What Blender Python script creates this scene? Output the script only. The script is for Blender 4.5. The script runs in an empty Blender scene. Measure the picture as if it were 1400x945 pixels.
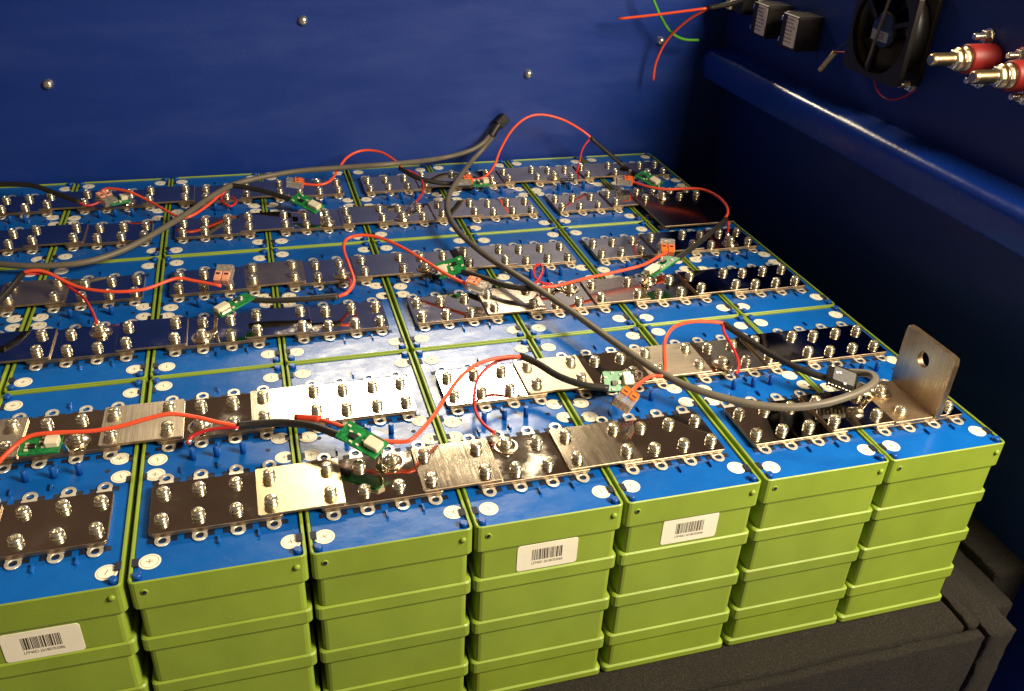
import bpy, math, random
from mathutils import Vector, Matrix, noise as mnoise
random.seed(7)
R = math.radians
S = 0.12                      # one pack width in metres; lengths below are in pack widths
SC = bpy.context.scene
COL = SC.collection
CAM_LOC = [-5.0713, -3.9456, 3.7645]
CAM_ROT = [[0.96048, 0.103614, -0.258345], [-0.274684, 0.502933, -0.819516], [0.045017, 0.858092, 0.511518]]
CAM_LENS = 31.252
D = 2.1665

# ------------------------------------------------------------------ camera
cd = bpy.data.cameras.new('camera'); cam = bpy.data.objects.new('camera', cd); COL.objects.link(cam)
m4 = Matrix(CAM_ROT).to_4x4(); m4.translation = Vector(CAM_LOC) * S
cam.matrix_world = m4
cd.lens = CAM_LENS; cd.sensor_width = 36; cd.clip_start = 0.01; cd.clip_end = 60
cd.dof.use_dof = False
SC.camera = cam
# ------------------------------------------------------------------ world, lamps, exposure
w = bpy.data.worlds.new('World'); SC.world = w; w.use_nodes = True
bg = w.node_tree.nodes['Background']; bg.inputs[0].default_value = (0.10, 0.062, 0.040, 1); bg.inputs[1].default_value = 1.15
def area(name, loc, target, sx, sy, power, col):
    ld = bpy.data.lights.new(name, 'AREA'); ld.shape = 'RECTANGLE'; ld.size = sx * S; ld.size_y = sy * S
    ld.energy = power; ld.color = col
    o = bpy.data.objects.new(name, ld); COL.objects.link(o); o.location = Vector(loc) * S
    d = (Vector(target) - Vector(loc)); o.rotation_euler = d.to_track_quat('-Z', 'Y').to_euler()
    return o
area('ceiling_tube_lamp', (0.1, 23.4, 15.0), (-3.2, 1.5, 0), 8.6, 1.9, 60.0, (1.0, 0.84, 0.58))
area('room_lamp', (2.5, -4.6, 7.2), (-3.0, 1.5, 0), 3.6, 3.6, 38.0, (1.0, 0.86, 0.63))
SC.view_settings.view_transform = 'Standard'; SC.view_settings.look = 'None'
SC.view_settings.exposure = 0.0; SC.view_settings.gamma = 1.0; SC.view_settings.use_curve_mapping = False
SC.render.engine = 'CYCLES'

# ------------------------------------------------------------------ materials
def new_mat(name):
    m = bpy.data.materials.new(name); m.use_nodes = True
    nt = m.node_tree; return m, nt, nt.nodes['Principled BSDF'], nt.links
def noise(nt, scale, detail=4, rough=.55, stretch=None, co='Object'):
    tc = nt.nodes.new('ShaderNodeTexCoord'); n = nt.nodes.new('ShaderNodeTexNoise')
    n.inputs['Scale'].default_value = scale; n.inputs['Detail'].default_value = detail; n.inputs['Roughness'].default_value = rough
    if stretch:
        mp = nt.nodes.new('ShaderNodeMapping'); mp.inputs['Scale'].default_value = stretch
        nt.links.new(tc.outputs[co], mp.inputs[0]); nt.links.new(mp.outputs[0], n.inputs['Vector'])
    else: nt.links.new(tc.outputs[co], n.inputs['Vector'])
    return n
def ramp(nt, src, stops):
    r = nt.nodes.new('ShaderNodeValToRGB'); e = r.color_ramp.elements
    e[0].position, e[0].color = stops[0][0], tuple(stops[0][1]) + (1,)
    e[1].position, e[1].color = stops[-1][0], tuple(stops[-1][1]) + (1,)
    for p, c in stops[1:-1]:
        k = e.new(p); k.color = tuple(c) + (1,)
    nt.links.new(src, r.inputs[0]); return r
def g3(v): return (v, v, v)
def mat(name, col, rough=.5, metal=0., var=0., nscale=30, bump=0., bscale=200, stretch=None, rvar=0., spec=None, trans=0., coat=0.):
    m, nt, b, L = new_mat(name)
    b.inputs['Base Color'].default_value = tuple(col) + (1,); b.inputs['Roughness'].default_value = rough
    b.inputs['Metallic'].default_value = metal
    if spec is not None: b.inputs['Specular IOR Level'].default_value = spec
    if trans: b.inputs['Transmission Weight'].default_value = trans
    if coat: b.inputs['Coat Weight'].default_value = coat; b.inputs['Coat Roughness'].default_value = .12
    if var:
        n = noise(nt, nscale)
        r = ramp(nt, n.outputs[0], [(.3, [c * (1 - var) for c in col]), (.7, [min(1, c * (1 + var)) for c in col])])
        L.new(r.outputs[0], b.inputs['Base Color'])
    if rvar:
        n = noise(nt, nscale * 1.7, 6, .65)
        r = ramp(nt, n.outputs[0], [(.35, g3(max(.02, rough - rvar))), (.68, g3(rough + rvar))])
        L.new(r.outputs[0], b.inputs['Roughness'])
    if bump:
        n = noise(nt, bscale, 5, .6, stretch); bp = nt.nodes.new('ShaderNodeBump')
        bp.inputs['Strength'].default_value = bump; bp.inputs['Distance'].default_value = .0006
        L.new(n.outputs[0], bp.inputs['Height']); L.new(bp.outputs[0], b.inputs['Normal'])
    return m
def metal_plate(name, col, rough, rvar, streak, axis):
    # nickel plated copper: fine grain (streak > 0), scratches, slight waviness
    m, nt, b, L = new_mat(name)
    b.inputs['Metallic'].default_value = 1
    st = (1600, 25, 1) if axis == 'Y' else (25, 1600, 1)
    big = noise(nt, 22, 4, .6, (1, 1, 1)); fine = noise(nt, 1, 4, .75, st)
    mx = nt.nodes.new('ShaderNodeMix'); mx.data_type = 'FLOAT'; mx.inputs[0].default_value = .75 if streak else .2
    L.new(big.outputs[0], mx.inputs[2]); L.new(fine.outputs[0], mx.inputs[3])
    k = .22 + streak * .5
    r = ramp(nt, mx.outputs[0], [(.36, [c * (1 - k) for c in col]), (.62, col)])
    L.new(r.outputs[0], b.inputs['Base Color'])
    rr = ramp(nt, mx.outputs[0], [(.36, g3(max(.015, rough - rvar))), (.64, g3(rough + rvar))]) if streak else ramp(nt, big.outputs[0], [(.36, g3(.02)), (.57, g3(rough + .01)), (.72, g3(.21))])
    L.new(rr.outputs[0], b.inputs['Roughness'])
    bp = nt.nodes.new('ShaderNodeBump'); bp.inputs['Strength'].default_value = 1; bp.inputs['Distance'].default_value = .000004 + streak * .000012
    if streak: L.new(fine.outputs[0], bp.inputs['Height'])
    else:
        sc = noise(nt, 1, 2, .5, (40, 900, 30)); L.new(sc.outputs[0], bp.inputs['Height']); bp.inputs['Distance'].default_value = .000008
    b2 = nt.nodes.new('ShaderNodeBump'); b2.inputs['Strength'].default_value = 1; b2.inputs['Distance'].default_value = .00035
    wv = noise(nt, 16, 2); L.new(wv.outputs[0], b2.inputs['Height']); L.new(bp.outputs[0], b2.inputs['Normal'])
    L.new(b2.outputs[0], b.inputs['Normal'])
    return m
M = {}
def tone(m, amt):
    nt = m.node_tree; b = nt.nodes['Principled BSDF']; src = b.inputs['Base Color'].links[0].from_socket
    oi = nt.nodes.new('ShaderNodeObjectInfo'); hs = nt.nodes.new('ShaderNodeHueSaturation'); mr = nt.nodes.new('ShaderNodeMapRange')
    mr.inputs[3].default_value = 1 - amt; mr.inputs[4].default_value = 1 + amt
    nt.links.new(oi.outputs['Random'], mr.inputs[0]); nt.links.new(mr.outputs[0], hs.inputs['Value']); nt.links.new(src, hs.inputs['Color']); nt.links.new(hs.outputs[0], b.inputs['Base Color'])
M['green'] = mat('green_plastic', (.245, .345, .036), .42, var=.09, nscale=22, bump=.25, bscale=900, rvar=.08)
def lid_mat():
    m, nt, b, L = new_mat('blue_lid_plastic')
    n = noise(nt, 26, 6, .6)
    r = ramp(nt, n.outputs[0], [(.3, (.003, .092, .40)), (.6, (.004, .112, .455)), (.85, (.014, .14, .50))]); L.new(r.outputs[0], b.inputs['Base Color'])
    n2 = noise(nt, 40, 6, .7); r2 = ramp(nt, n2.outputs[0], [(.38, g3(.20)), (.72, g3(.33))]); L.new(r2.outputs[0], b.inputs['Roughness'])
    n3 = noise(nt, 42, 3, .5, (1, 1.6, 1)); bp = nt.nodes.new('ShaderNodeBump'); b.inputs['Specular IOR Level'].default_value = .27; bp.inputs['Distance'].default_value = .0003; bp.inputs['Strength'].default_value = .8
    L.new(n3.outputs[0], bp.inputs['Height']); L.new(bp.outputs[0], b.inputs['Normal'])
    return m
M['lid'] = lid_mat(); tone(M['green'], .07); tone(M['lid'], .08)
M['peg'] = mat('blue_peg_plastic', (.004, .075, .36), .35)
M['dark'] = mat('recess_shade', (.006, .01, .03), .6)  # dark colour painted as the shade inside holes and recesses
M['sticker'] = mat('cream_paper', (.92, .88, .72), .5, var=.05, nscale=60)
M['ink'] = mat('brown_black_ink', (.05, .035, .02), .6)
M['ink_faint'] = mat('faded_ink', (.33, .24, .14), .6)
M['mirror'] = metal_plate('polished_nickel_plate', (.62, .56, .49), .05, .03, 0, 'Y')
M['brush_y'] = metal_plate('brushed_nickel_grain_deep', (.66, .57, .45), .185, .04, .6, 'Y')
M['brush_x'] = metal_plate('brushed_nickel_grain_wide', (.74, .64, .51), .44, .05, .8, 'X')
M['brush_s'] = metal_plate('brushed_nickel_fine', (.64, .55, .44), .105, .03, .6, 'Y')
M['brush_f'] = metal_plate('brushed_nickel_brown', (.60, .50, .40), .2, .05, .8, 'X')
M['brush_l'] = metal_plate('brushed_nickel_coarse', (.78, .67, .52), .42, .05, .6, 'Y')
M['brush_m'] = metal_plate('brushed_nickel_bright', (.78, .68, .52), .24, .04, .3, 'Y')
M['satin'] = metal_plate('satin_nickel_plate', (.74, .63, .40), .31, .04, .12, 'Y')
M['dark_reflection'] = metal_plate('nickel_dark_reflection', (.34, .26, .19), .2, .06, .2, 'X')  # reflection of the dark right corner is put into this plate's colour
M['copper'] = metal_plate('copper_tan_plate', (.78, .58, .38), .42, .05, .15, 'X')
M['edge'] = mat('copper_plate_edge', (.42, .31, .20), .45, 1, var=.2, nscale=120)
M['bracket'] = metal_plate('nickel_bracket_plate', (.64, .55, .44), .3, .06, .25, 'X')
M['zinc'] = mat('zinc_screw', (.90, .87, .72), .27, .95, var=.05, nscale=120, rvar=.04)
M['tab'] = mat('tinned_tab', (.80, .77, .67), .42, .6, var=.08, nscale=90)
M['lug'] = mat('tinned_copper_lug', (.80, .72, .56), .24, 1, var=.15, nscale=140)
M['orange'] = mat('orange_wire_pvc', (.80, .09, .035), .38)
M['red'] = mat('red_wire_pvc', (.52, .022, .028), .38)
M['clip'] = mat('red_shrink', (.62, .05, .02), .3)
M['sleeve'] = mat('black_heat_shrink', (.016, .014, .012), .48, bump=.3, bscale=300)
M['cable'] = mat('grey_cable_pvc', (.14, .12, .09), .5, var=.12, nscale=60)
M['greenwire'] = mat('green_wire_pvc', (.08, .34, .02), .4)
M['pcb'] = mat('green_solder_mask', (.012, .20, .05), .3, var=.5, nscale=300)
M['chip'] = mat('black_chip', (.012, .012, .012), .45)
M['comp'] = mat('pale_component', (.75, .68, .5), .4)
M['clear'] = mat('clear_polycarbonate', (.93, .88, .80), .12, trans=.82, spec=.5)
M['lever'] = mat('orange_lever_plastic', (.85, .16, .02), .4)
M['palelever'] = mat('pale_orange_lever', (.85, .36, .22), .4)
def paint_mat():
    m, nt, b, L = new_mat('blue_cabinet_paint')
    n = noise(nt, 3.2, 8, .65, (1, 1, 4.2)); n2 = noise(nt, 1.1, 3)
    r = ramp(nt, n.outputs[0], [(.3, (.004, .026, .20)), (.54, (.005, .030, .22)), (.66, (.010, .038, .235)), (.9, (.05, .08, .26))]); L.new(r.outputs[0], b.inputs['Base Color'])
    r2 = ramp(nt, n.outputs[0], [(.35, g3(.33)), (.75, g3(.55))]); L.new(r2.outputs[0], b.inputs['Roughness'])
    n3 = noise(nt, 420, 3); bp = nt.nodes.new('ShaderNodeBump'); bp.inputs['Distance'].default_value = .0003; bp.inputs['Strength'].default_value = .5
    L.new(n3.outputs[0], bp.inputs['Height']); L.new(bp.outputs[0], b.inputs['Normal'])
    return m
M['paint'] = paint_mat()
M['railpaint'] = mat('blue_rail_paint', (.005, .042, .34), .25, bump=.35, bscale=260, rvar=.05)
def foam_mat():
    m, nt, b, L = new_mat('black_foam')
    n = noise(nt, 900, 6, .85); r = ramp(nt, n.outputs[0], [(.4, (.010, .008, .006)), (.56, (.036, .029, .021)), (.68, (.24, .19, .13))]); L.new(r.outputs[0], b.inputs['Base Color'])
    b.inputs['Roughness'].default_value = .85
    n2 = noise(nt, 260, 8, .85); bp = nt.nodes.new('ShaderNodeBump'); bp.inputs['Distance'].default_value = .008; bp.inputs['Strength'].default_value = 1
    L.new(n2.outputs[0], bp.inputs['Height']); L.new(bp.outputs[0], b.inputs['Normal'])
    return m
M['foam'] = foam_mat()
M['blackplastic'] = mat('black_plastic', (.010, .008, .007), .5, var=.3, nscale=80)
M['fanblade'] = mat('dark_fan_plastic', (.014, .011, .009), .4)
M['redins'] = mat('red_insulator', (.26, .013, .010), .5, var=.12, nscale=60)
M['brass'] = mat('gilded_stud', (.80, .62, .34), .28, 1, var=.12, nscale=120)
M['whitelabel'] = mat('white_label', (.85, .8, .68), .5)
M['bluelabel'] = mat('blue_fan_label', (.02, .045, .12), .4)
M['greylabel'] = mat('silver_fan_label', (.32, .33, .36), .4)
M['sensor'] = mat('cream_sensor', (.72, .6, .36), .5)

# ------------------------------------------------------------------ mesh helpers
WL = {}                         # world position of every object's origin, in pack widths
class MB:
    def __init__(s): s.v = []; s.f = []; s.m = []; s.sm = []
    def add(s, vs, fs, mi=0, smooth=False, xf=None):
        o = len(s.v)
        if xf: vs = [xf(*p) for p in vs]
        s.v += [tuple(p) for p in vs]
        for f in fs: s.f.append(tuple(i + o for i in f)); s.m.append(mi); s.sm.append(smooth)
    def loft(s, rings, mi=0, cap=(True, True), mis=None, smooth=False, xf=None):
        n = len(rings[0]); vs = [p for r in rings for p in r]
        for k in range(len(rings) - 1):
            fs = [(k * n + i, k * n + (i + 1) % n, (k + 1) * n + (i + 1) % n, (k + 1) * n + i) for i in range(n)]
            if k == 0: s.add(vs, fs, mis[k] if mis else mi, smooth, xf); base = len(s.v) - len(vs)
            else:
                for f in fs: s.f.append(tuple(i + base for i in f)); s.m.append(mis[k] if mis else mi); s.sm.append(smooth)
        if cap[0]: s.f.append(tuple(base + i for i in reversed(range(n)))); s.m.append(mis[0] if mis else mi); s.sm.append(False)
        if cap[1]: s.f.append(tuple(base + (len(rings) - 1) * n + i for i in range(n))); s.m.append(mis[-1] if mis else mi); s.sm.append(False)
    def rr(s, levels, mi=0, n=3, cap=(True, True), mis=None, xf=None):
        """stack of rounded rectangles (x0,x1,y0,y1,radius,z)"""
        s.loft([rrect(*l[:5], n, l[5]) for l in levels], mi, cap, mis, False, xf)
    def slab(s, x0, x1, y0, y1, z0, z1, r=.01, ch=.004, mi=0, sidemi=None, n=3, xf=None):
        L = [(x0 + ch, x1 - ch, y0 + ch, y1 - ch, max(.001, r - ch), z0), (x0, x1, y0, y1, r, z0 + ch), (x0, x1, y0, y1, r, z1 - ch), (x0 + ch, x1 - ch, y0 + ch, y1 - ch, max(.001, r - ch), z1)]
        sm_ = mi if sidemi is None else sidemi
        s.rr(L, mi, n, mis=[sm_, sm_, sm_, mi][:3] if sidemi is None else [sm_, sm_, sm_], xf=xf)
        if sidemi is not None: s.m[-1] = mi
    def box(s, x0, x1, y0, y1, z0, z1, mi=0, xf=None):
        v = [(x, y, z) for z in (z0, z1) for y in (y0, y1) for x in (x0, x1)]
        s.add(v, [(0, 2, 3, 1), (4, 5, 7, 6), (0, 1, 5, 4), (2, 6, 7, 3), (0, 4, 6, 2), (1, 3, 7, 5)], mi, False, xf)
    def lathe(s, prof, n=16, c=(0, 0, 0), mi=0, cap=(True, True), smooth=True, xf=None, hexa=False):
        if hexa: n = 6
        rings = [[(c[0] + r * math.cos(2 * math.pi * i / n), c[1] + r * math.sin(2 * math.pi * i / n), c[2] + z) for i in range(n)] for r, z in prof]
        s.loft(rings, mi, cap, None, smooth, xf)
    def tube(s, pts, r, n=8, mi=0, sub=6, taper=None):
        P = spline(pts, sub); rings = []; up = None
        for i, p in enumerate(P):
            t = (P[min(i + 1, len(P) - 1)] - P[max(i - 1, 0)]).normalized()
            if up is None: up = t.orthogonal().normalized()
            up = (up - t * up.dot(t)).normalized(); sd = t.cross(up)
            rad = r if not taper else r + (taper - r) * i / (len(P) - 1)
            rings.append([tuple(p + (up * math.cos(a) + sd * math.sin(a)) * rad) for a in [2 * math.pi * k / n for k in range(n)]])
        s.loft(rings, mi, smooth=True)
    def build(s, name, mats, parent=None, at=(0, 0, 0)):
        """link as ONE mesh object; vertices are in world pack widths, stored relative to the thing"""
        o0 = Vector(WL[parent.name]) if parent else Vector(at)
        me = bpy.data.meshes.new(name)
        me.from_pydata([((x - o0[0]) * S, (y - o0[1]) * S, (z - o0[2]) * S) for x, y, z in s.v], [], s.f)
        for k in (mats if isinstance(mats, (list, tuple)) else [mats]): me.materials.append(M[k])
        me.polygons.foreach_set('material_index', s.m); me.polygons.foreach_set('use_smooth', s.sm); me.update()
        o = bpy.data.objects.new(name, me); COL.objects.link(o)
        if parent: o.parent = parent
        else: o.location = o0 * S
        WL[o.name] = tuple(o0); return o
def rrect(x0, x1, y0, y1, r, n, z):
    r = min(r, (x1 - x0) / 2.01, (y1 - y0) / 2.01); pts = []
    for cx, cy, a0 in ((x1 - r, y0 + r, -90), (x1 - r, y1 - r, 0), (x0 + r, y1 - r, 90), (x0 + r, y0 + r, 180)):
        for k in range(n + 1):
            a = R(a0 + 90 * k / n); pts.append((cx + r * math.cos(a), cy + r * math.sin(a), z))
    return pts
def dense(x0, x1, y0, y1, r, m):
    """rounded rectangle outline sampled at m even angles about its centre"""
    base = rrect(x0, x1, y0, y1, r, 6, 0); cx, cy = (x0 + x1) / 2, (y0 + y1) / 2; out = []
    for i in range(m):
        a = 2 * math.pi * i / m - math.pi / 4; d = (math.cos(a), math.sin(a)); best = None
        for j in range(len(base)):
            p, q = base[j], base[(j + 1) % len(base)]; ex, ey = q[0] - p[0], q[1] - p[1]; den = d[0] * ey - d[1] * ex
            if abs(den) < 1e-12: continue
            t = ((p[0] - cx) * ey - (p[1] - cy) * ex) / den; u_ = ((p[0] - cx) * d[1] - (p[1] - cy) * d[0]) / den
            if t > 0 and -1e-6 <= u_ <= 1 + 1e-6: best = t if best is None else max(best, t)
        out.append((cx + d[0] * best, cy + d[1] * best))
    return out
def spline(pts, sub=6):
    P = [Vector(p) for p in pts]
    if len(P) == 2: return [P[0].lerp(P[1], i / sub) for i in range(sub + 1)]
    out = []
    for i in range(len(P) - 1):
        p0 = P[i - 1] if i else P[0] * 2 - P[1]; p1, p2 = P[i], P[i + 1]; p3 = P[i + 2] if i + 2 < len(P) else P[-1] * 2 - P[-2]
        for k in range(sub):
            t = k / sub; out.append(.5 * (2 * p1 + (p2 - p0) * t + (2 * p0 - 5 * p1 + 4 * p2 - p3) * t * t + (3 * p1 - p0 - 3 * p2 + p3) * t ** 3))
    return out + [P[-1]]
def frame(o, u, s_, n): return lambda x, y, z: tuple(o + u * x + s_ * y + n * z)
def tag(o, label=None, cat=None, group=None, kind=None):
    for k, v in (('label', label), ('category', cat), ('group', group), ('kind', kind)):
        if v: o[k] = v
    return o
def thing(name, loc, label, cat, group=None):
    o = bpy.data.objects.new(name, None); COL.objects.link(o); o.location = Vector(loc) * S; o.empty_display_size = .01
    WL[o.name] = tuple(loc); return tag(o, label, cat, group)
def inst(src, parent, off=(0, 0, 0), rot=0.):
    """a copy of a mesh object (shared data) under a thing or part, moved by off"""
    o = src.copy(); COL.objects.link(o); o.parent = parent; o.location = Vector(off) * S
    if rot: o.rotation_euler = (0, 0, rot)
    WL[o.name] = tuple(Vector(WL[parent.name]) + Vector(off)); return o
def text_mesh(txt, size):
    cu = bpy.data.curves.new('print', 'FONT'); cu.body = txt; cu.size = size; cu.align_x = 'CENTER'; cu.align_y = 'CENTER'
    t = bpy.data.objects.new('print', cu); COL.objects.link(t)
    dg = bpy.context.evaluated_depsgraph_get(); me = bpy.data.meshes.new_from_object(t.evaluated_get(dg))
    bpy.data.objects.remove(t); return [tuple(v.co) for v in me.vertices], [tuple(p.vertices) for p in me.polygons]

# ------------------------------------------------------------------ setting: blue cabinet
b = MB(); b.box(-10.5, 1.2, 6.56, 6.66, -3.3, 2.75); tag(b.build('back_wall', 'paint'), kind='structure')
b = MB(); b.box(.85, .96, -.6, 6.558, 1.2, 2.75); b.box(.955, 1.1, -.6, 6.558, -3.3, 1.19); tag(b.build('right_wall', 'paint'), kind='structure')
b = MB()
prof = [(.9, 1.5)]
prof = [(.845, 1.385), (.62, 1.372)]
for k in range(7):
    a = R(90 + 15 * k); prof.append((.60 + .1 * math.cos(a) , 1.27 + .1 * math.sin(a)))
prof += [(.5, 1.06), (.515, 1.035), (.54, 1.03), (.995, 1.03), (.995, 1.195), (.845, 1.2)]
b.loft([[(x, y, z) for x, z in prof] for y in (-.6, 6.3)], smooth=False)
b.loft([[(x + (.08 if x < .7 else 0), 6.3 + .001, z - (.03 if z > 1.2 else -.02)) for x, z in prof], [(x + (.09 if x < .7 else 0), 6.555, z - (.04 if z > 1.2 else -.03)) for x, z in prof]])
for i in range(len(b.sm)): b.sm[i] = True
rail = tag(b.build('wall_rail', 'railpaint'), kind='structure')
mod = rail.modifiers.new('edge', 'EDGE_SPLIT'); mod.split_angle = R(35)
b = MB(); b.box(-10.5, 1.1, -3.0, 6.6, -3.45, -3.32); tag(b.build('cabinet_floor', 'paint'), kind='structure')

def rough_box(mb, x0, x1, y0, y1, z0, z1, ch=.03):
    # a foam block: a closed box whose faces are gridded and torn uneven
    st = .055; xs = [x for x in (x0 + (x1 - x0) * i / max(1, round((x1 - x0) / st)) for i in range(max(1, round((x1 - x0) / st)) + 1))]
    n3 = [max(1, min(200, round((b_ - a_) / st))) for a_, b_ in ((x0, x1), (y0, y1), (z0, z1))]
    n3[2] = max(1, min(n3[2], 24)); idx = {}; vs = []; fs = []
    def V(i, j, k):
        if (i, j, k) not in idx:
            p = Vector((x0 + (x1 - x0) * i / n3[0], y0 + (y1 - y0) * j / n3[1], z1 - (z1 - z0) * (k / n3[2]) ** 1.3))
            e = sum((i in (0, n3[0]), j in (0, n3[1]), k in (0, n3[2])))
            if e > 1: p += (Vector(((x0 + x1) / 2, (y0 + y1) / 2, (z0 + z1) / 2)) - p).normalized() * .012
            p += mnoise.noise_vector(p * 3.1) * .012 + mnoise.noise_vector(p * 17) * .011
            idx[i, j, k] = len(vs); vs.append(tuple(p))
        return idx[i, j, k]
    for i in range(n3[0]):
        for j in range(n3[1]):
            for k in (0, n3[2]): fs.append((V(i, j, k), V(i + 1, j, k), V(i + 1, j + 1, k), V(i, j + 1, k))[::1 if k == 0 else -1])
        for k in range(n3[2]):
            for j in (0, n3[1]): fs.append((V(i, j, k + 1), V(i + 1, j, k + 1), V(i + 1, j, k), V(i, j, k))[::1 if j == 0 else -1])
    for j in range(n3[1]):
        for k in range(n3[2]):
            for i in (0, n3[0]): fs.append((V(i, j, k), V(i, j + 1, k), V(i, j + 1, k + 1), V(i, j, k + 1))[::1 if i == 0 else -1])
    mb.add(vs, fs, 0, True)
FG = 'black foam boards round the packs'
b = MB(); rough_box(b, -10, .0, -.27, 6.5, -3.3, -1.615); tag(b.build('foam_board', 'foam'), 'thick black foam bed that the battery packs stand on', 'foam', FG)
b = MB(); rough_box(b, -10, .10, -.37, -.295, -3.3, -1.625, .02); tag(b.build('foam_board', 'foam'), 'thin black foam sheet standing along the front of the foam bed', 'foam', FG)
b = MB(); rough_box(b, .125, .37, -.40, 6.5, -3.3, -1.60); rough_box(b, .03, .12, -.28, 6.5, -3.3, -1.59, .02); tag(b.build('foam_board', 'foam'), 'black foam strip along the right side of the packs with a notched front corner', 'foam', FG)
b = MB(); rough_box(b, .385, .62, -.12, 6.5, -3.3, -1.66); rough_box(b, .63, .97, .12, 6.5, -3.3, -1.56); tag(b.build('foam_board', 'foam'), 'outermost black foam strip against the blue right wall', 'foam', FG)
for o in ():
    if o.name.startswith('foam_board'): o.data.materials.clear(); o.data.materials.append(M['foam'])

# ------------------------------------------------------------------ battery packs
GX = .010
def ring(ix, iy, z, r=.035): return (-1 + GX + ix, -GX - ix, .008 + iy, D - .008 - iy, r, z)
def top_tier():
    b = MB()
    b.rr([ring(.06, .045, -.433, .02), ring(.028, .009, -.428), ring(.028, .009, -.212), ring(.008, .004, -.196), ring(.0, .0, -.188), ring(0, 0, .008), ring(.006, .006, .014), ring(.018, .008, .014, .02), ring(.022, .012, .008, .02), ring(.022, .012, -.05, .02)], n=3, cap=(True, True))
    x, z = -.075, -.064
    b.lathe([(.022, 0), (.02, .008), (.011, .014), (.003, .016)], 10, xf=lambda X, Y, Z: (x + X, .008 - Z, z + Y))
    x2 = -.91
    b.lathe([(.022, 0.0), (.021, .003), (.014, .004)], 10, cap=(True, False), xf=lambda X, Y, Z: (x2 + X, .008 - Z, z + Y))
    b.lathe([(.014, .004), (.013, .0005)], 10, mi=1, xf=lambda X, Y, Z: (x2 + X, .0078 - Z, z + Y))  # dark disc stands for the shade in the dimple
    return b
def low_tier(z0, foot):
    b = MB(); h = .392
    L = [ring(.06, .045, z0 - h, .02), ring(.028, .009, z0 - h + .005), ring(.028, .009, z0 - .125), ring(.008, .004, z0 - .11), ring(.0, .0, z0 - .102), ring(0, 0, z0 - .012), ring(.008, .01, z0 - .002), ring(.06, .06, z0 - .0005, .02)]
    if foot: L = [ring(.004, .004, z0 - h), ring(0, 0, z0 - h + .01), ring(0, 0, z0 - h + .05), ring(.01, .012, z0 - h + .062), ring(.028, .009, z0 - h + .068)] + L[2:]
    b.rr(L, n=3); return b
def lid_mb():
    b = MB(); L = [ring(.023, .013, -.045, .02), ring(.023, .013, -.006, .02), ring(.028, .018, 0, .018)]
    b.rr(L, n=3)
    for fx, y in ((-.5, .262), (-.5, .985), (-.5, 1.19), (-.5, D - .262), (-.27, .27), (-.73, .985)):
        b.box(fx - .006, fx + .006, y - .03, y + .03, -.002, .02)
    return b
def marks_mb():
    b = MB()
    for y in (.172, D - .172, .97, D - .97):
        b.box(-1 + GX + .014, -1 + GX + .05, y - .032, y + .032, -.004, .0155 if y < .2 else .006); b.box(-GX - .05, -GX - .014, y - .032, y + .032, -.004, .0155 if y < .2 else .006)
    for x, y in ((-.18, 1.087), (-.5, .99), (-.83, 1.15), (-.5, 1.2)): b.lathe([(.017, -.002), (.017, .002)], 10, (x, y, 0))  # dark discs paint the shade inside the lid holes
    for y0 in (.325, 1.235, .915, 1.825):          # dark boxes paint the shade of a recess beside each terminal
        for fx in (.18, .39, .61, .82):
            sgn = 1 if y0 in (.325, 1.235) else -1
            b.box(-1 + fx - .085, -1 + fx + .085, y0 + sgn * .02 - .02, y0 + sgn * .02 + .02, -.003, .0035)
    return b
def peg_mb(h, r=.021):
    b = MB(); b.lathe([(r * 1.05, -.002), (r, h - .006), (r * .8, h)], 10); return b
def disc_mb(): b = MB(); b.lathe([(.062, .0005), (.062, .003), (.060, .004)], 24, smooth=False); return b
def print_mb(kind):
    b = MB(); n = 24; o = []
    for i in range(n):
        for r in (.0505, .0478): o.append((r * math.cos(2 * math.pi * i / n), r * math.sin(2 * math.pi * i / n), .0046))
    b.add(o, [(2 * i, 2 * ((i + 1) % n), 2 * ((i + 1) % n) + 1, 2 * i + 1) for i in range(n)])
    b.box(-.0028, .0028, -.02, .02, .0042, .0047)
    if kind == '+': b.box(-.02, .02, -.0028, .0028, .0043, .0048)
    return b
def tab_mb():
    b = MB(); n = 16
    for cy, sgn in ((-.29, -1), (.295, 1)):
        rings = []
        for r, z in ((.025, .0045), (.048, .0045), (.050, .007), (.048, .0105), (.028, .0105), (.025, .008)):
            rings.append([(r * math.cos(2 * math.pi * i / n) * .92, cy + r * math.sin(2 * math.pi * i / n), z) for i in range(n)])
        b.loft(rings + [rings[0]], cap=(False, False))
        b.box(-.0445, .0445, min(cy - sgn * .028, cy - sgn * .10), max(cy - sgn * .028, cy - sgn * .10), .0042, .0106)
        b.box(-.0625, .0625, min(cy - sgn * .10, cy - sgn * .27), max(cy - sgn * .10, cy - sgn * .27), .004, .0112)
    return b
proto = thing('battery_pack', (0, 0, 0), '', 'battery pack', 'battery packs')
parts = []
parts.append((top_tier().build('case_tier', ['green', 'dark'], proto), (0, 0, 0)))
for k in range(3): parts.append((low_tier(-.433 - .392 * k, k == 2).build('case_tier', 'green', proto), (0, 0, 0)))
P_lid = lid_mb().build('lid', 'lid', proto)
P_marks = tag(marks_mb().build('lid_recess_shade', 'dark', proto), kind='stuff')
P_peg = peg_mb(.085, .019).build('peg', 'peg', proto); P_cpeg = peg_mb(.032, .026).build('peg', 'peg', proto)
P_st = disc_mb().build('polarity_sticker', 'sticker', proto); P_minus = print_mb('-').build('polarity_print', 'ink_faint', proto); P_plus = print_mb('+').build('polarity_print', 'ink_faint', proto)
P_tab = tab_mb().build('terminal_tab', 'tab', proto)
PROTO = [proto] + list(proto.children)
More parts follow.
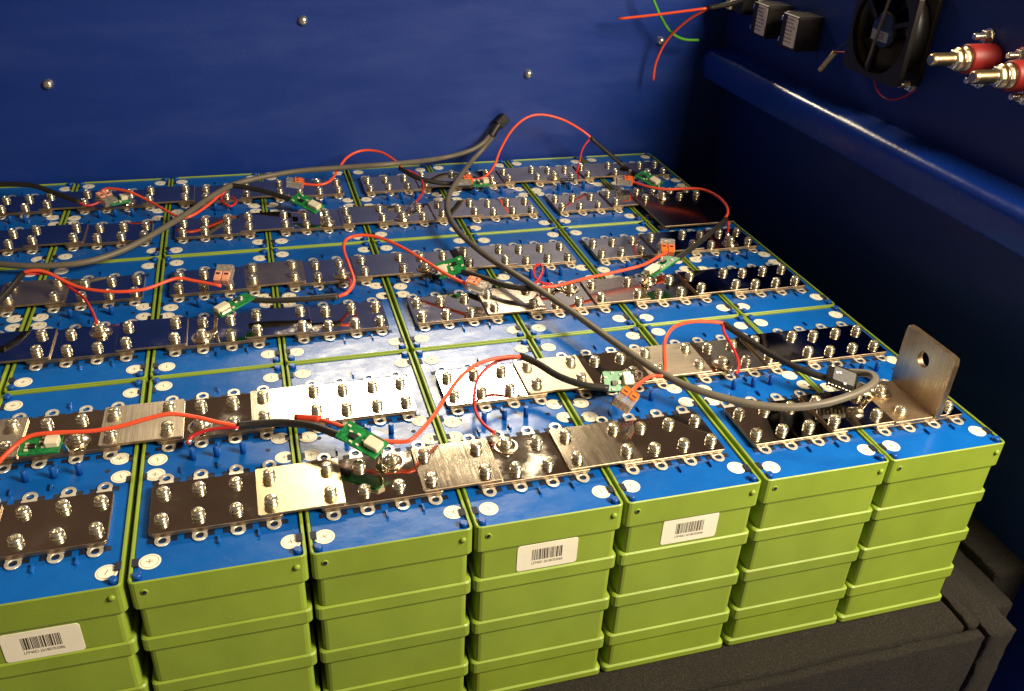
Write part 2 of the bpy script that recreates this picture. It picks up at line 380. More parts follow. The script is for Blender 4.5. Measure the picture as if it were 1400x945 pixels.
def label_mb(txt):
    b = MB(); b.slab(-.205, .205, -.108, .108, .0, .003, r=.02, ch=.0008)
    pr = MB(); x = -.105; rnd = random.Random(txt)
    while x < .1:
        w_ = rnd.choice((.003, .003, .006, .009, .004)); pr.box(x, min(x + w_, .103), -.03, .062, .0028, .0036); x += w_ + rnd.choice((.003, .004, .006))
    vs, fs = text_mesh(txt, .031); k = .21 / max(.01, max(v[0] for v in vs) - min(v[0] for v in vs))
    pr.add([(v[0] * k, v[1] * 1.0 - .055, .0036) for v in vs], fs)
    return b, pr
ROWN = ['front', 'middle', 'back']
NTH = ['rightmost', 'second from the right', 'third from the right', 'fourth from the right', 'fifth from the right', 'sixth from the right', 'seventh from the right', 'eighth from the right']
LABELS = {(0, 4): 'LFP40D-20180703068', (0, 3): 'LFP40D-20180703046', (0, 7): 'LFP40D-20180703086'}
packs = {}
for row in range(3):
    for k in range(1, 9):
        rnd = random.Random(row * 31 + k)
        extra = {(0, 7): ', barcode cut off', (0, 4): ', barcode label', (0, 3): ', barcode label', }.get((row, k), '')
        jx, jy = rnd.uniform(-.006, .006), rnd.uniform(-.004, .004)
        if row == 0: jy *= .5
        loc = (-(k - 1) + jx, row * D + jy, 0)
        t = thing('battery_pack', loc, 'green blue topped battery pack, %s row, %s%s' % (ROWN[row], NTH[k - 1], extra), 'battery pack', 'battery packs')
        packs[row, k] = t; t.rotation_euler = (0, 0, rnd.uniform(-.003, .003))
        for o, off in parts: inst(o, t, off)
        lid = inst(P_lid, t)
        inst(P_marks, t)
        for fx in (-.655, -.5, -.345):
            inst(P_peg, t, (fx + rnd.uniform(-.01, .01), 1.095, 0))
        for x, y in ((-.06, .062), (-.94, .062), (-.06, D - .062), (-.94, D - .062)): inst(P_cpeg, t, (x, y, 0))
        for i, (x, y) in enumerate(((-.88, .16), (-.10, .17), (-.90, .985), (-.085, 1.0), (-.895, 1.15), (-.10, 1.18), (-.875, 2.02), (-.11, 2.015))):
            x += rnd.uniform(-.016, .016); y += rnd.uniform(-.03, .03)
            s_ = inst(P_st, t, (x, y, .0002 * i)); front = i < 4
            inst(P_minus if (front == ((k - 1) // 2 % 2 == (1 if row != 1 else 0))) else P_plus, s_, (0, 0, 0), R(rnd.uniform(-25, 25)))
        for yc in (.62, 1.54):
            for fx in (.18, .39, .61, .82): inst(P_tab, t, (-1 + fx, yc, 0))
        if (row, k) in LABELS:
            lb, pr = label_mb(LABELS[row, k]); lx, lz = {4: (-3.51, -.315), 3: (-2.50, -.305), 7: (-6.48, -.325)}[k]
            xf = lambda X, Y, Z: (lx + X, .0166 + jy - Z, lz + Y)
            lb.v = [xf(*p) for p in lb.v]; pr.v = [xf(*p) for p in pr.v]
            lo = lb.build('barcode_label', 'sticker', t); pr.build('label_print', 'ink', lo)
for o in PROTO: bpy.data.objects.remove(o)

# ------------------------------------------------------------------ busbars with their screws
def screw_mb():
    b = MB(); n = 24
    b.lathe([(.045, 0), (.047, .003), (.047, .008), (.044, .010)], n)                       # flat washer
    sp = []                                                                                # split spring washer: one turn, ends apart
    for i in range(n + 1):
        a = 2 * math.pi * (i / n) * .965 + .5; dz = .0105 + .005 * i / n
        sp.append([(r * math.cos(a), r * math.sin(a), dz + z) for r, z in ((.026, 0), (.041, 0), (.041, .010), (.026, .010))])
    b.loft(sp, smooth=False)
    def cross(a, w_=.008, l=.0235):
        c, s_ = abs(math.cos(a)) + 1e-6, abs(math.sin(a)) + 1e-6
        return max(min(l / c, w_ / s_), min(w_ / c, l / s_))
    A = [2 * math.pi * i / n + .13 for i in range(n)]
    rg = [[(r * math.cos(a), r * math.sin(a), z) for a in A] for r, z in ((.028, .0255), (.041, .026), (.0435, .030), (.0435, .040), (.0405, .049), (.035, .055), (.0295, .058))]
    rg.append([(cross(a - .13) * math.cos(a), cross(a - .13) * math.sin(a), .059) for a in A])
    b.loft(rg, smooth=True, cap=(False, False))
    rg2 = [[(cross(a - .13) * math.cos(a), cross(a - .13) * math.sin(a), .059) for a in A], [(cross(a - .13) * .8 * math.cos(a), cross(a - .13) * .8 * math.sin(a), .044) for a in A]]
    b.loft(rg2, smooth=False, cap=(False, True))
    return b
BASEZ, LINKZ = .046, .066
STRIPS = {'F1': (0, .588), 'B1': (0, 1.512), 'F2': (D, .59), 'B2': (D, 1.51), 'F3': (2 * D, .582), 'B3': (2 * D, 1.498)}
FIN = {('F1', 5): 'satin', ('F1', 4): 'brush_s', ('F1', 3): 'brush_y', ('B1', 7): 'brush_l', ('B1', 6): 'brush_l', ('B1', 5): 'brush_m', ('B1', 3): 'brush_x', ('B1', 2): 'brush_x',
       ('F2', 3): 'brush_f', ('F2', 2): 'brush_f', ('B2', 7): 'brush_x', ('B2', 5): 'brush_x'}
BARS = [
 ('F1', [8, 7], 'dark mirrored busbar at the lower left corner, cut off by the picture edge'),
 ('F1', [6, 5, 4, 3], 'long front busbar with a cream lamp lit plate second from its left end'),
 ('F1', [2, 1], 'busbar at the front right corner that carries the upright bracket'),
 ('B1', [8, 7, 6, 5], 'busbar in the front row with three brushed plates and a white glaring right end'),
 ('B1', [4, 3, 2, 1], 'busbar in the front row with the strongest lamp glare at its left end'),
 ('F2', [8, 7, 6, 5], 'all dark busbar at the left, nearer edge of the middle pack row'),
 ('F2', [4, 3, 2, 1], 'busbar with two brown brushed plates, right half of the middle row'),
 ('B2', [8, 7], 'short busbar at the left edge with one brushed plate under red wire'),
 ('B2', [6, 5, 4, 3], 'busbar with one brushed plate beside the pale upright connector, far edge of the middle row'),
 ('B2', [2, 1], 'short dark busbar just in front of the wide jumper plate'),
 ('F3', [8, 7], 'short dark busbar at the left edge, nearer edge of the back row'),
 ('F3', [6, 5, 4, 3], 'dark busbar in the centre of the nearer edge of the back row'),
 ('F3', [2, 1], 'short dark busbar that the wide jumper plate is screwed to'),
 ('B3', [8, 7, 6, 5], 'rearmost dark busbar at the left, along the blue back wall'),
 ('B3', [4, 3, 2, 1], 'rearmost dark busbar at the right, along the blue back wall'),
]
RINGPTS = []
SCREWS = []                     # (x, y, z of the plate top) of every screw seat
screw_src = None
tmp = thing('tmp', (0, 0, 0), 'x', 'x'); screw_src = screw_mb().build('screw', 'zinc', tmp)
allscrew = []
for st, ks, lab in BARS:
    y0, yc = STRIPS[st]; y = y0 + yc
    xl, xr = -ks[0] + .105, -ks[-1] + 1 - .115
    t = thing('busbar', ((xl + xr) / 2, y, 0), lab, 'busbar', 'plated busbars on the packs')
    for k in ks:
        a, c = -k + .112, -k + .882
        for z0 in (.0125, .0295):
            bm = MB(); dx = .003 if z0 > .02 else 0
            bm.slab(a - dx, c + dx, y - .230 - dx, y + .230 + dx, z0, z0 + .0165, r=.022, ch=.0025, mi=0, sidemi=1); bm.build('base_plate', ['mirror', 'edge'], t)
    for k in ks[:-1]:                              # link plate over the joint between pack k and pack k-1
        xb = -(k - 1); rnd = random.Random(st + str(k)); f = FIN.get((st, k - 1), 'mirror'); ja = rnd.uniform(-.012, .012)
        bm = MB(); bm.slab(xb - .262 + ja, xb + .268 + ja, y - .227, y + .230, .0468, LINKZ, r=.012, ch=.0025, mi=0, sidemi=1)
        c_, s_ = math.cos(rnd.uniform(-.012, .012)), math.sin(rnd.uniform(-.012, .012))
        bm.v = [(xb + (p[0] - xb) * c_ - (p[1] - y) * s_, y + (p[0] - xb) * s_ + (p[1] - y) * c_, p[2]) for p in bm.v]
        bm.build('link_plate', [f, 'edge'], t)
    for k in ks:
        for i, fx in enumerate((.18, .39, .61, .82)):
            z = BASEZ
            if (i == 0 and k != ks[0]) or (i == 3 and k != ks[-1]): z = LINKZ
            for dy in (-.126, .126):
                if st == 'F1' and k == 1 and i == 2: continue
                if st == 'F3' and k == 1 and dy < 0: z = .0875
                elif st == 'F1' and k == 1 and i == 1: z = .068
                elif st == 'F3' and k == 1: z = LINKZ if i == 0 else BASEZ
                SCREWS.append([-k + fx, y + dy, z, t])
def nearest(p):
    return min(SCREWS, key=lambda s_: (s_[0] - p[0]) ** 2 + (s_[1] - p[1]) ** 2)

# ------------------------------------------------------------------ measured runs of wire (world positions, pack widths)
LEADS = [('sensor lead lying across the brushed plates nearest the left edge, with bright orange wire', [('orange', [(-6.838, 1.065, 0.13), (-6.74, 1.23, 0.16), (-6.636, 1.295, 0.2), (-6.482, 1.287, 0.21), (-6.283, 1.259, 0.21), (-6.105, 1.255, 0.22), (-5.924, 1.279, 0.24), (-5.777, 1.292, 0.25), (-5.628, 1.269, 0.22), (-5.468, 1.208, 0.19), (-5.344, 1.167, 0.17)]), ('red', [(-5.345, 1.158, 0.17), (-5.52, 1.199, 0.15), (-5.645, 1.193, 0.12), (-5.683, 1.138, 0.1)]), ('sleeve', [(-5.358, 1.178, 0.17), (-5.259, 1.173, 0.17), (-5.069, 1.135, 0.18), (-4.883, 1.031, 0.2), (-4.772, 0.939, 0.2), (-4.668, 0.848, 0.19)])], [((-5.617, 1.212, 0.12), (-5.683, 1.147, 0.1))]), ('sensor lead arching over the lamp glare on the shiny front plates', [('clip', [(-4.975, 1.16, 0.19), (-4.815, 1.079, 0.21)]), ('orange', [(-4.852, 1.103, 0.205), (-4.709, 0.973, 0.22), (-4.588, 0.866, 0.2), (-4.454, 0.797, 0.18), (-4.328, 0.766, 0.17), (-4.238, 0.774, 0.18), (-4.08, 0.941, 0.2), (-3.948, 1.128, 0.22), (-3.787, 1.321, 0.26), (-3.622, 1.438, 0.28), (-3.436, 1.5, 0.27), (-3.258, 1.534, 0.24)]), ('red', [(-3.272, 1.526, 0.24), (-3.445, 1.563, 0.2), (-3.613, 1.458, 0.15), (-3.702, 1.254, 0.12), (-3.728, 1.081, 0.1), (-3.71, 0.923, 0.1), (-3.668, 0.803, 0.11)]), ('sleeve', [(-3.271, 1.548, 0.24), (-3.164, 1.44, 0.22), (-3.047, 1.259, 0.2), (-2.888, 1.135, 0.18), (-2.725, 1.076, 0.17)])], [((-3.621, 0.711, 0.12), (-3.664, 0.816, 0.1))]), ('sensor lead with a red arch left of the upright terminal bracket and a black sleeve', [('orange', [(-2.604, 0.955, 0.2), (-2.446, 1.081, 0.2), (-2.351, 1.122, 0.2), (-2.285, 1.108, 0.2), (-2.24, 1.161, 0.22), (-2.182, 1.32, 0.28), (-2.125, 1.432, 0.32), (-1.995, 1.558, 0.34), (-1.814, 1.624, 0.33), (-1.636, 1.643, 0.3), (-1.491, 1.643, 0.27)]), ('red', [(-1.509, 1.647, 0.27), (-1.542, 1.547, 0.24), (-1.539, 1.414, 0.2), (-1.543, 1.293, 0.15), (-1.572, 1.203, 0.12), (-1.624, 1.148, 0.1)]), ('sleeve', [(-1.51, 1.659, 0.27), (-1.39, 1.455, 0.22), (-1.28, 1.177, 0.2), (-1.162, 0.945, 0.2), (-1.046, 0.804, 0.2)])], [((-1.685, 1.293, 0.12), (-1.63, 1.16, 0.1))]), ('orange sensor lead at the left edge ending in the pale upright connector', [('sleeve', [(-7.177, 3.038, 0.25), (-7.085, 3.265, 0.28), (-7.016, 3.562, 0.3)]), ('orange', [(-7.033, 3.565, 0.3), (-6.934, 3.561, 0.32), (-6.823, 3.54, 0.3), (-6.628, 3.429, 0.22), (-6.452, 3.339, 0.2), (-6.247, 3.272, 0.2), (-6.048, 3.288, 0.2), (-5.815, 3.399, 0.22), (-5.668, 3.369, 0.2), (-5.448, 3.267, 0.18)]), ('red', [(-6.999, 3.559, 0.3), (-6.808, 3.577, 0.26), (-6.66, 3.434, 0.2), (-6.538, 3.287, 0.16), (-6.454, 3.068, 0.13), (-6.413, 2.917, 0.12)])], [((-6.372, 2.777, 0.12), (-6.42, 2.955, 0.1))]), ('sensor lead with an S shaped orange wire between two boards in the middle row', [('sleeve', [(-5.248, 2.957, 0.2), (-5.08, 2.923, 0.18), (-4.872, 2.895, 0.18), (-4.691, 2.887, 0.18), (-4.489, 2.888, 0.18)]), ('orange', [(-4.508, 2.878, 0.18), (-4.412, 2.902, 0.2), (-4.335, 3.059, 0.22), (-4.342, 3.293, 0.25), (-4.357, 3.591, 0.28), (-4.315, 3.769, 0.3), (-4.194, 3.804, 0.32), (-4.032, 3.741, 0.32), (-3.857, 3.554, 0.3), (-3.67, 3.285, 0.26), (-3.517, 3.049, 0.22), (-3.384, 2.873, 0.2)]), ('red', [(-4.501, 2.896, 0.17), (-4.407, 3.013, 0.15), (-4.351, 3.219, 0.12), (-4.354, 3.359, 0.11)])], [((-4.391, 3.375, 0.12), (-4.35, 3.289, 0.1))]), ('sensor lead with a small red loop crossing under the long grey cable', [('sleeve', [(-3.342, 3.222, 0.15), (-3.182, 3.034, 0.16), (-3.025, 2.855, 0.16), (-2.88, 2.769, 0.16), (-2.764, 2.727, 0.17)]), ('orange', [(-2.79, 2.732, 0.17), (-2.59, 2.717, 0.18), (-2.272, 2.825, 0.17), (-1.874, 2.919, 0.17), (-1.628, 2.979, 0.18), (-1.425, 3.1, 0.19), (-1.308, 3.158, 0.2)]), ('red', [(-2.841, 2.742, 0.17), (-2.701, 2.902, 0.15), (-2.605, 3.057, 0.17), (-2.594, 3.16, 0.18), (-2.651, 3.139, 0.18), (-2.699, 3.023, 0.15), (-2.677, 2.908, 0.13), (-2.585, 2.865, 0.12)])], [((-2.432, 2.821, 0.12), (-2.572, 2.903, 0.1))]), ('sensor lead bowing out over the right edge of the packs by the dark jumper plate', [('sleeve', [(-1.343, 2.974, 0.18), (-1.055, 3.154, 0.22), (-0.758, 3.365, 0.26), (-0.457, 3.595, 0.3)]), ('orange', [(-0.85, 5.15, 0.16), (-0.752, 4.913, 0.18), (-0.603, 4.743, 0.2), (-0.407, 4.681, 0.22), (-0.247, 4.553, 0.25), (-0.216, 4.267, 0.28), (-0.27, 3.967, 0.3), (-0.356, 3.756, 0.3), (-0.506, 3.565, 0.3)]), ('red', [(-0.446, 3.633, 0.3), (-0.411, 3.614, 0.24), (-0.412, 3.595, 0.15)])], [((-0.471, 3.505, 0.12), (-0.348, 3.699, 0.1))]), ('sensor lead in the back left corner, black sleeve and orange wire crossing the back row', [('sleeve', [(-7.744, 6.029, 0.2), (-7.528, 5.962, 0.22), (-7.307, 5.884, 0.22), (-7.086, 5.741, 0.18), (-6.825, 5.532, 0.14)]), ('red', [(-6.839, 5.534, 0.14), (-6.768, 5.492, 0.12), (-6.687, 5.519, 0.12), (-6.625, 5.56, 0.14)]), ('orange', [(-6.638, 5.61, 0.17), (-6.618, 5.676, 0.2), (-6.544, 5.675, 0.22), (-6.356, 5.559, 0.22), (-6.178, 5.43, 0.17), (-5.993, 5.191, 0.14), (-5.849, 5.02, 0.12), (-5.728, 5.013, 0.13), (-5.562, 5.209, 0.16), (-5.41, 5.457, 0.2), (-5.324, 5.565, 0.22)]), ('red', [(-5.34, 5.55, 0.21), (-5.432, 5.488, 0.14), (-5.421, 5.373, 0.11), (-5.349, 5.283, 0.1), (-5.287, 5.372, 0.11), (-5.329, 5.502, 0.12)])], []), ('short black sleeved sensor lead running to the green board behind the thin grey cable', [('sleeve', [(-5.339, 5.589, 0.22), (-5.109, 5.495, 0.2), (-4.89, 5.339, 0.18), (-4.682, 5.19, 0.15)])], []), ('sensor lead with a red arch in the back row just left of the cable crossing', [('orange', [(-4.598, 5.677, 0.16), (-4.406, 5.6, 0.16), (-4.262, 5.662, 0.18), (-4.156, 5.864, 0.23), (-4.018, 6.095, 0.29), (-3.836, 6.184, 0.33), (-3.635, 6.102, 0.33), (-3.5, 5.891, 0.29), (-3.436, 5.725, 0.24)]), ('red', [(-3.457, 5.752, 0.24), (-3.312, 5.667, 0.21), (-3.265, 5.433, 0.18), (-3.313, 5.232, 0.13), (-3.418, 5.064, 0.1)]), ('sleeve', [(-3.461, 5.778, 0.24), (-3.309, 5.55, 0.2), (-3.076, 5.457, 0.16), (-2.878, 5.429, 0.15)])], [((-3.611, 4.877, 0.12), (-3.438, 5.046, 0.1))]), ('sensor lead with the tallest red arch, standing against the blue back wall', [('orange', [(-2.706, 5.469, 0.16), (-2.441, 5.85, 0.05), (-2.314, 5.9, 0.153), (-2.226, 5.95, 0.339), (-2.077, 6.0, 0.557), (-1.893, 6.03, 0.691), (-1.687, 6.05, 0.712), (-1.423, 6.05, 0.64), (-1.176, 6.05, 0.504), (-1.041, 6.0, 0.404)]), ('red', [(-1.071, 6.0, 0.415), (-1.175, 5.97, 0.282), (-1.231, 5.9, 0.095), (-1.342, 5.75, -0.004)]), ('sleeve', [(-1.072, 6.0, 0.424), (-0.798, 5.95, 0.205), (-0.595, 5.85, 0.05), (-0.648, 5.319, 0.15)])], [((-1.576, 5.398, 0.12), (-1.454, 5.458, 0.1))])]
CABLES = [('long thin grey cable sweeping over the left packs and along the back row', [(-7.439, 4.266, 0.1), (-7.086, 4.096, 0.12), (-6.719, 4.052, 0.13), (-6.451, 4.137, 0.14), (-6.208, 4.303, 0.17), (-5.958, 4.588, 0.2), (-5.729, 4.934, 0.21), (-5.482, 5.353, 0.22), (-5.216, 5.659, 0.22), (-4.66, 5.813, 0.25), (-4.097, 5.786, 0.28), (-3.525, 5.736, 0.31), (-2.919, 6.2, 0.181), (-2.546, 6.25, 0.237), (-2.352, 6.3, 0.312), (-2.249, 6.38, 0.373)]), ('long grey cable curving from the back wall across to the upright terminal bracket', [(-2.203, 6.38, 0.362), (-2.354, 6.25, 0.264), (-2.535, 6.1, 0.168), (-2.814, 5.49, 0.22), (-3.027, 5.069, 0.2), (-3.148, 4.703, 0.2), (-3.195, 4.349, 0.2), (-3.177, 3.934, 0.2), (-3.055, 3.396, 0.2), (-2.842, 2.793, 0.21), (-2.628, 2.216, 0.2), (-2.462, 1.633, 0.21), (-2.287, 1.171, 0.2), (-2.119, 0.89, 0.2), (-1.875, 0.672, 0.2), (-1.606, 0.524, 0.21), (-1.352, 0.462, 0.24), (-1.111, 0.47, 0.27), (-0.936, 0.509, 0.29), (-0.826, 0.57, 0.3), (-0.793, 0.644, 0.3), (-0.809, 0.726, 0.27), (-0.867, 0.813, 0.23)])]
PLUG = [(-2.229, 6.385, 0.362), (-2.167, 6.42, 0.44), (-2.114, 6.45, 0.493), (-2.034, 6.48, 0.563)]
BOARDS = [((-6.696, 1.257, 0.15), (-6.449, 1.241, 0.15), (-6.356, 1.253, 0.12), 0.1, 'green', 'green circuit board at the left edge of the front plates, beside the orange wire'), ((-4.688, 0.899, 0.24), (-4.464, 0.665, 0.19), (-4.401, 0.625, 0.12), 0.25, 'green', 'bright green circuit board near the cream lamp lit plate in the front strip'), ((-2.743, 1.139, 0.19), (-2.508, 1.146, 0.16), (-2.381, 1.351, 0.12), 0.7, 'green', 'green circuit board by the clear orange connector that points at the viewer'), ((-5.209, 2.886, 0.26), (-5.483, 2.72, 0.2), (-5.583, 2.738, 0.12), 0.1, 'green', 'green circuit board under the upright connector in the middle row'), ((-3.311, 3.241, 0.22), (-3.547, 3.286, 0.13), (-3.65, 3.389, 0.12), -0.8, 'green', 'tilted green circuit board beside the orange connector near the centre'), ((-1.336, 2.96, 0.24), (-1.685, 2.774, 0.17), (-1.677, 2.813, 0.12), 0.2, 'green', 'green circuit board below the upright orange connector right of the grey cable'), ((-4.693, 5.19, 0.2), (-4.448, 4.929, 0.14), (-4.401, 4.889, 0.12), 0.3, 'green', 'green circuit board in the back part under the red arch, left of centre'), ((-0.646, 5.392, 0.16), (-0.521, 5.084, 0.12), (-0.54, 4.896, 0.12), 0.3, 'green', 'green circuit board at the back right corner by the dark jumper plate'), ((-1.06, 0.811, 0.25), (-0.798, 0.674, 0.17), (-0.673, 0.673, 0.12), 0.6, 'black', 'black sleeved circuit board with silver clip beside the upright bracket'), ((-6.563, 5.539, 0.12), (-6.384, 5.613, 0.12), (-6.333, 5.5, 0.12), 0.1, 'green', 'small board half hidden by a connector in the back left corner'), ((-2.686, 5.479, 0.12), (-2.522, 5.476, 0.12), (-2.466, 5.491, 0.12), 0.1, 'green', 'small dark green board at the foot of the tallest red arch')]
CONNS = [((-2.554, 1.01, 0.17), (-2.804, 0.729, 0.21), 's', 'clear lever connector with orange levers hanging in front of the green board'), ((-3.39, 2.904, 0.2), (-3.172, 2.763, 0.17), 'n', 'orange lever connector lying left of the long grey cable'), ((-1.29, 3.186, 0.17), (-1.244, 3.313, 0.25), 'u', 'upright orange lever connector in the right hand middle row'), ((-5.443, 3.315, 0.17), (-5.387, 3.492, 0.27), 'w', 'upright pale orange lever connector above the green board, left of centre'), ((-4.578, 5.624, 0.17), (-4.739, 5.637, 0.2), 'n', 'clear lever connector in the back row beside the thin grey cable'), ((-2.683, 5.493, 0.15), (-2.888, 5.498, 0.16), 'n', 'orange lever connector at the foot of the tallest red arch'), ((-0.822, 5.149, 0.15), (-1.031, 5.228, 0.16), 'n', 'orange lever connector beside the back right green board'), ((-6.65, 5.653, 0.17), (-6.5, 5.467, 0.12), 'w', 'clear lever connector in the back left corner')]
TOPWIRES = [('orange', [(-0.779, 6.2, 1.771), (-0.365, 6.0, 1.855), (0.121, 5.7, 1.98)]), ('orange', [(-0.183, 6.3, 1.016), (-0.174, 6.3, 1.238), (-0.113, 6.2, 1.52), (-0.006, 5.95, 1.796), (0.121, 5.7, 1.98)]), ('sleeve', [(0.102, 5.7, 1.98), (0.335, 5.6, 2.044), (0.534, 5.5, 2.163)])]
GREENWIRE = [(-0.41, 6.2, 2.078), (-0.336, 6.2, 1.948), (-0.216, 6.2, 1.766), (-0.068, 6.2, 1.605), (0.109, 6.2, 1.526), (0.307, 6.2, 1.514)]
SENSOR = [(0.72, 4.234, 1.626), (0.74, 4.074, 1.848)]
SENSWIRE = [(0.74, 4.074, 1.848), (0.76, 3.933, 1.993), (0.8, 3.872, 2.18), (0.8, 3.814, 2.273)]
FANWIRE = [(0.74, 4.062, 1.851), (0.76, 3.888, 1.883), (0.76, 3.678, 1.909), (0.74, 3.445, 1.812), (0.74, 3.288, 1.658), (0.74, 3.108, 1.63), (0.76, 2.945, 1.695), (0.8, 2.86, 1.79)]
NUTS = [(0.85, 2.249, 2.382), (0.85, 2.198, 2.038), (0.85, 1.692, 2.041), (0.85, 3.759, 1.79), (0.85, 2.981, 1.797), (0.85, 1.843, 2.322)]
INS = [(0.85, 2.147, 2.229), (0.85, 1.657, 2.215)]
WALLSCREWS = [(-7.078, 6.56, 1.092), (-4.381, 6.56, 1.716), (-1.736, 6.56, 1.069), (-0.026, 6.56, 1.433)]

# ring terminals claim screws first, so their screws sit higher
def ring_terminal(parent, sc, end):
    z = sc[2]; c = Vector((sc[0], sc[1], z)); n = 20
    b = MB(); rings = []
    for r, zz in ((.04, .001), (.083, .001), (.086, .007), (.083, .013), (.04, .013)):
        rings.append([(c.x + r * math.cos(2 * math.pi * i / n), c.y + r * math.sin(2 * math.pi * i / n), z + zz) for i in range(n)])
    b.loft(rings + [rings[0]], cap=(False, False))
    b.lathe([(.03, .0135), (.066, .0135), (.069, .017), (.066, .022), (.03, .022)], n, (c.x, c.y, z))
    e = Vector(end); d = e - c; d.z = 0; d.normalize(); sd = Vector((-d.y, d.x, 0))
    p1 = c + d * .07 + Vector((0, 0, .0065)); p2 = c + d * .12 + Vector((0, 0, .014)); p3 = e
    def rg(p, w_, h): return [tuple(p + sd * (w_ * math.cos(a)) + Vector((0, 0, h * math.sin(a)))) for a in [2 * math.pi * i / 8 for i in range(8)]]
    b.loft([rg(p1, .05, .0055), rg(p2, .034, .012), rg(p2.lerp(p3, .3), .025, .024), rg(p3, .024, .024)], smooth=True)
    o = b.build('ring_terminal', 'lug', parent); sc[2] = z + .0245
    return o
RAD = {'orange': .015, 'red': .0125, 'sleeve': .027, 'clip': .024, 'greenwire': .017}
NAME = {'orange': 'wire', 'red': 'wire', 'sleeve': 'sleeve', 'clip': 'shrink_tube'}
for lab, prt, rings in LEADS:
    p0 = prt[0][1][0]; t = thing('sensor_lead', p0, lab, 'cable', 'sensor leads')
    nc = {}
    for kind, pts in prt: nc[NAME[kind]] = nc.get(NAME[kind], 0) + 1
    for kind, pts in prt:
        b = MB(); b.tube(pts, RAD[kind], 10 if kind == 'sleeve' else 8); o = b.build(NAME[kind], kind, t)
        if kind == 'red': o['label'] = 'thin red wire'
        if kind == 'orange': o['label'] = 'bright orange red wire'
    for sc, e in rings: ring_terminal(t, nearest(sc), e)
for A, B, rp, tilt, style, lab in BOARDS:
    A, B = Vector(A), Vector(B); sc = nearest(rp); u = (B - A); ln = u.length; u.normalize()
    s0 = Vector((0, 0, 1)).cross(u).normalized(); n0 = u.cross(s0)
    s_ = s0 * math.cos(tilt) + n0 * math.sin(tilt); n_ = u.cross(s_)
    ln = max(ln, .2); C = A + u * ln / 2
    xf = frame(C, u, s_, n_); h = ln / 2
    t = thing('circuit_board', tuple(C), lab, 'circuit board', 'circuit boards on the busbars')
    wd = .078
    if style == 'green':
        b = MB(); b.slab(-h, h, -wd, wd, -.008, .008, r=.008, ch=.002, xf=xf); b.build('board', 'pcb', t)
        b = MB(); b.box(-h * .5, -h * .2, -.035, .0, .008, .026, xf=xf); b.build('chip', 'chip', t)
        b = MB(); rnd = random.Random(lab)
        for i in range(7):
            x, y = rnd.uniform(-h * .9, h * .3), rnd.uniform(-wd * .85, wd * .85); b.box(x - .011, x + .011, y - .007, y + .007, .008, .018, xf=xf)
        b.build('solder_joint', 'comp', t)
        b = MB(); b.slab(h * .25, h * .95, -.04, .04, .008, .052, r=.012, ch=.005, xf=xf); b.build('terminal_clip', 'comp', t)
        b = MB(); b.box(h * .35, h * .85, .041, .06, .008, .03, xf=xf); b.build('clip_foot', 'lug', t)
    else:
        b = MB(); b.slab(-h, h * .5, -.085, .085, -.05, .05, r=.04, ch=.03, xf=xf); b.build('shrink_sleeve', 'sleeve', t)
        b = MB()
        rnd = random.Random(3)
        for i in range(4):
            x, y = rnd.uniform(-h * .95, h * .3), rnd.uniform(-.07, .07); b.box(x - .008, x + .008, y - .006, y + .006, .045, .0535, xf=xf)
        for i in range(9):
            x = -h * .9 + i * .028; b.box(x, x + .014, -.0885, -.083, -.03 + .01 * (i % 3), .02, xf=xf)
        b.build('solder_joint', 'bracket', t)
        b = MB(); b.lathe([(.03, 0), (.042, .004), (.042, .11), (.03, .114)], 14, xf=lambda X, Y, Z: xf(h * .45 + Z, -.03 + X, .01 + Y)); b.build('terminal_clip', 'zinc', t)
    if abs(sc[0] - rp[0]) < .25: ring_terminal(t, sc, tuple(A + u * ln * 1.0 - Vector((0, 0, .004))))
# the screws themselves
for x, y, z, t in SCREWS:
    if t['label'].startswith('busbar at the front right') and abs(x + .39) < .02: z = BASEZ
    lo = Vector((x, y, z)) - Vector(WL[t.name]); o = inst(screw_src, t, lo); o.scale = [random.uniform(.87, .93)] * 2 + [random.uniform(.72, .86)]
    o.rotation_euler = (random.uniform(-.02, .02), random.uniform(-.02, .02), random.uniform(0, 6.28))
bpy.data.objects.remove(screw_src); bpy.data.objects.remove(tmp)

# ------------------------------------------------------------------ upright terminal bracket and jumper plate
t = thing('terminal_bracket', (-.5, .59, .047), 'upright L shaped metal bracket with a round hole at the front right corner', 'bracket')
b = MB(); b.slab(-.735, -.40, .345, .85, .0468, .068, r=.012, ch=.0025, mi=0, sidemi=1); b.build('foot_plate', ['copper', 'edge'], t)
def holed(x0, x1):
    b = MB(); n = 32; oc = dense(.33, .865, .0475, .575, .03, 48); hc = (.615, .405); hr = .062
    hol = [(hc[0] + hr * math.cos(2 * math.pi * i / 48 - math.pi / 4), hc[1] + hr * math.sin(2 * math.pi * i / 48 - math.pi / 4)) for i in range(48)]
    R4 = [[(x0, y, z) for y, z in hol], [(x0, y, z) for y, z in oc], [(x1, y, z) for y, z in oc], [(x1, y, z) for y, z in hol]]
    b.loft(R4 + [R4[0]], cap=(False, False), mis=[0, 1, 0, 1]); return b
holed(-.400, -.379).build('upright_plate', ['bracket', 'edge'], t); holed(-.376, -.355).build('upright_plate', ['bracket', 'edge'], t)
b = MB(); b.slab(-.354, -.27, .35, .85, .0468, .066, r=.01, ch=.003, mi=0, sidemi=1); b.build('foot_plate', ['mirror', 'edge'], t)
b = MB(); b.slab(-.935, -.10, 4.0, 4.88, .067, .0865, r=.012, ch=.003, mi=0, sidemi=1)
tag(b.build('jumper_plate', ['dark_reflection', 'edge'], at=(-.5, 4.4, .067)), 'wide dark jumper plate joining two busbars near the back right corner', 'busbar')

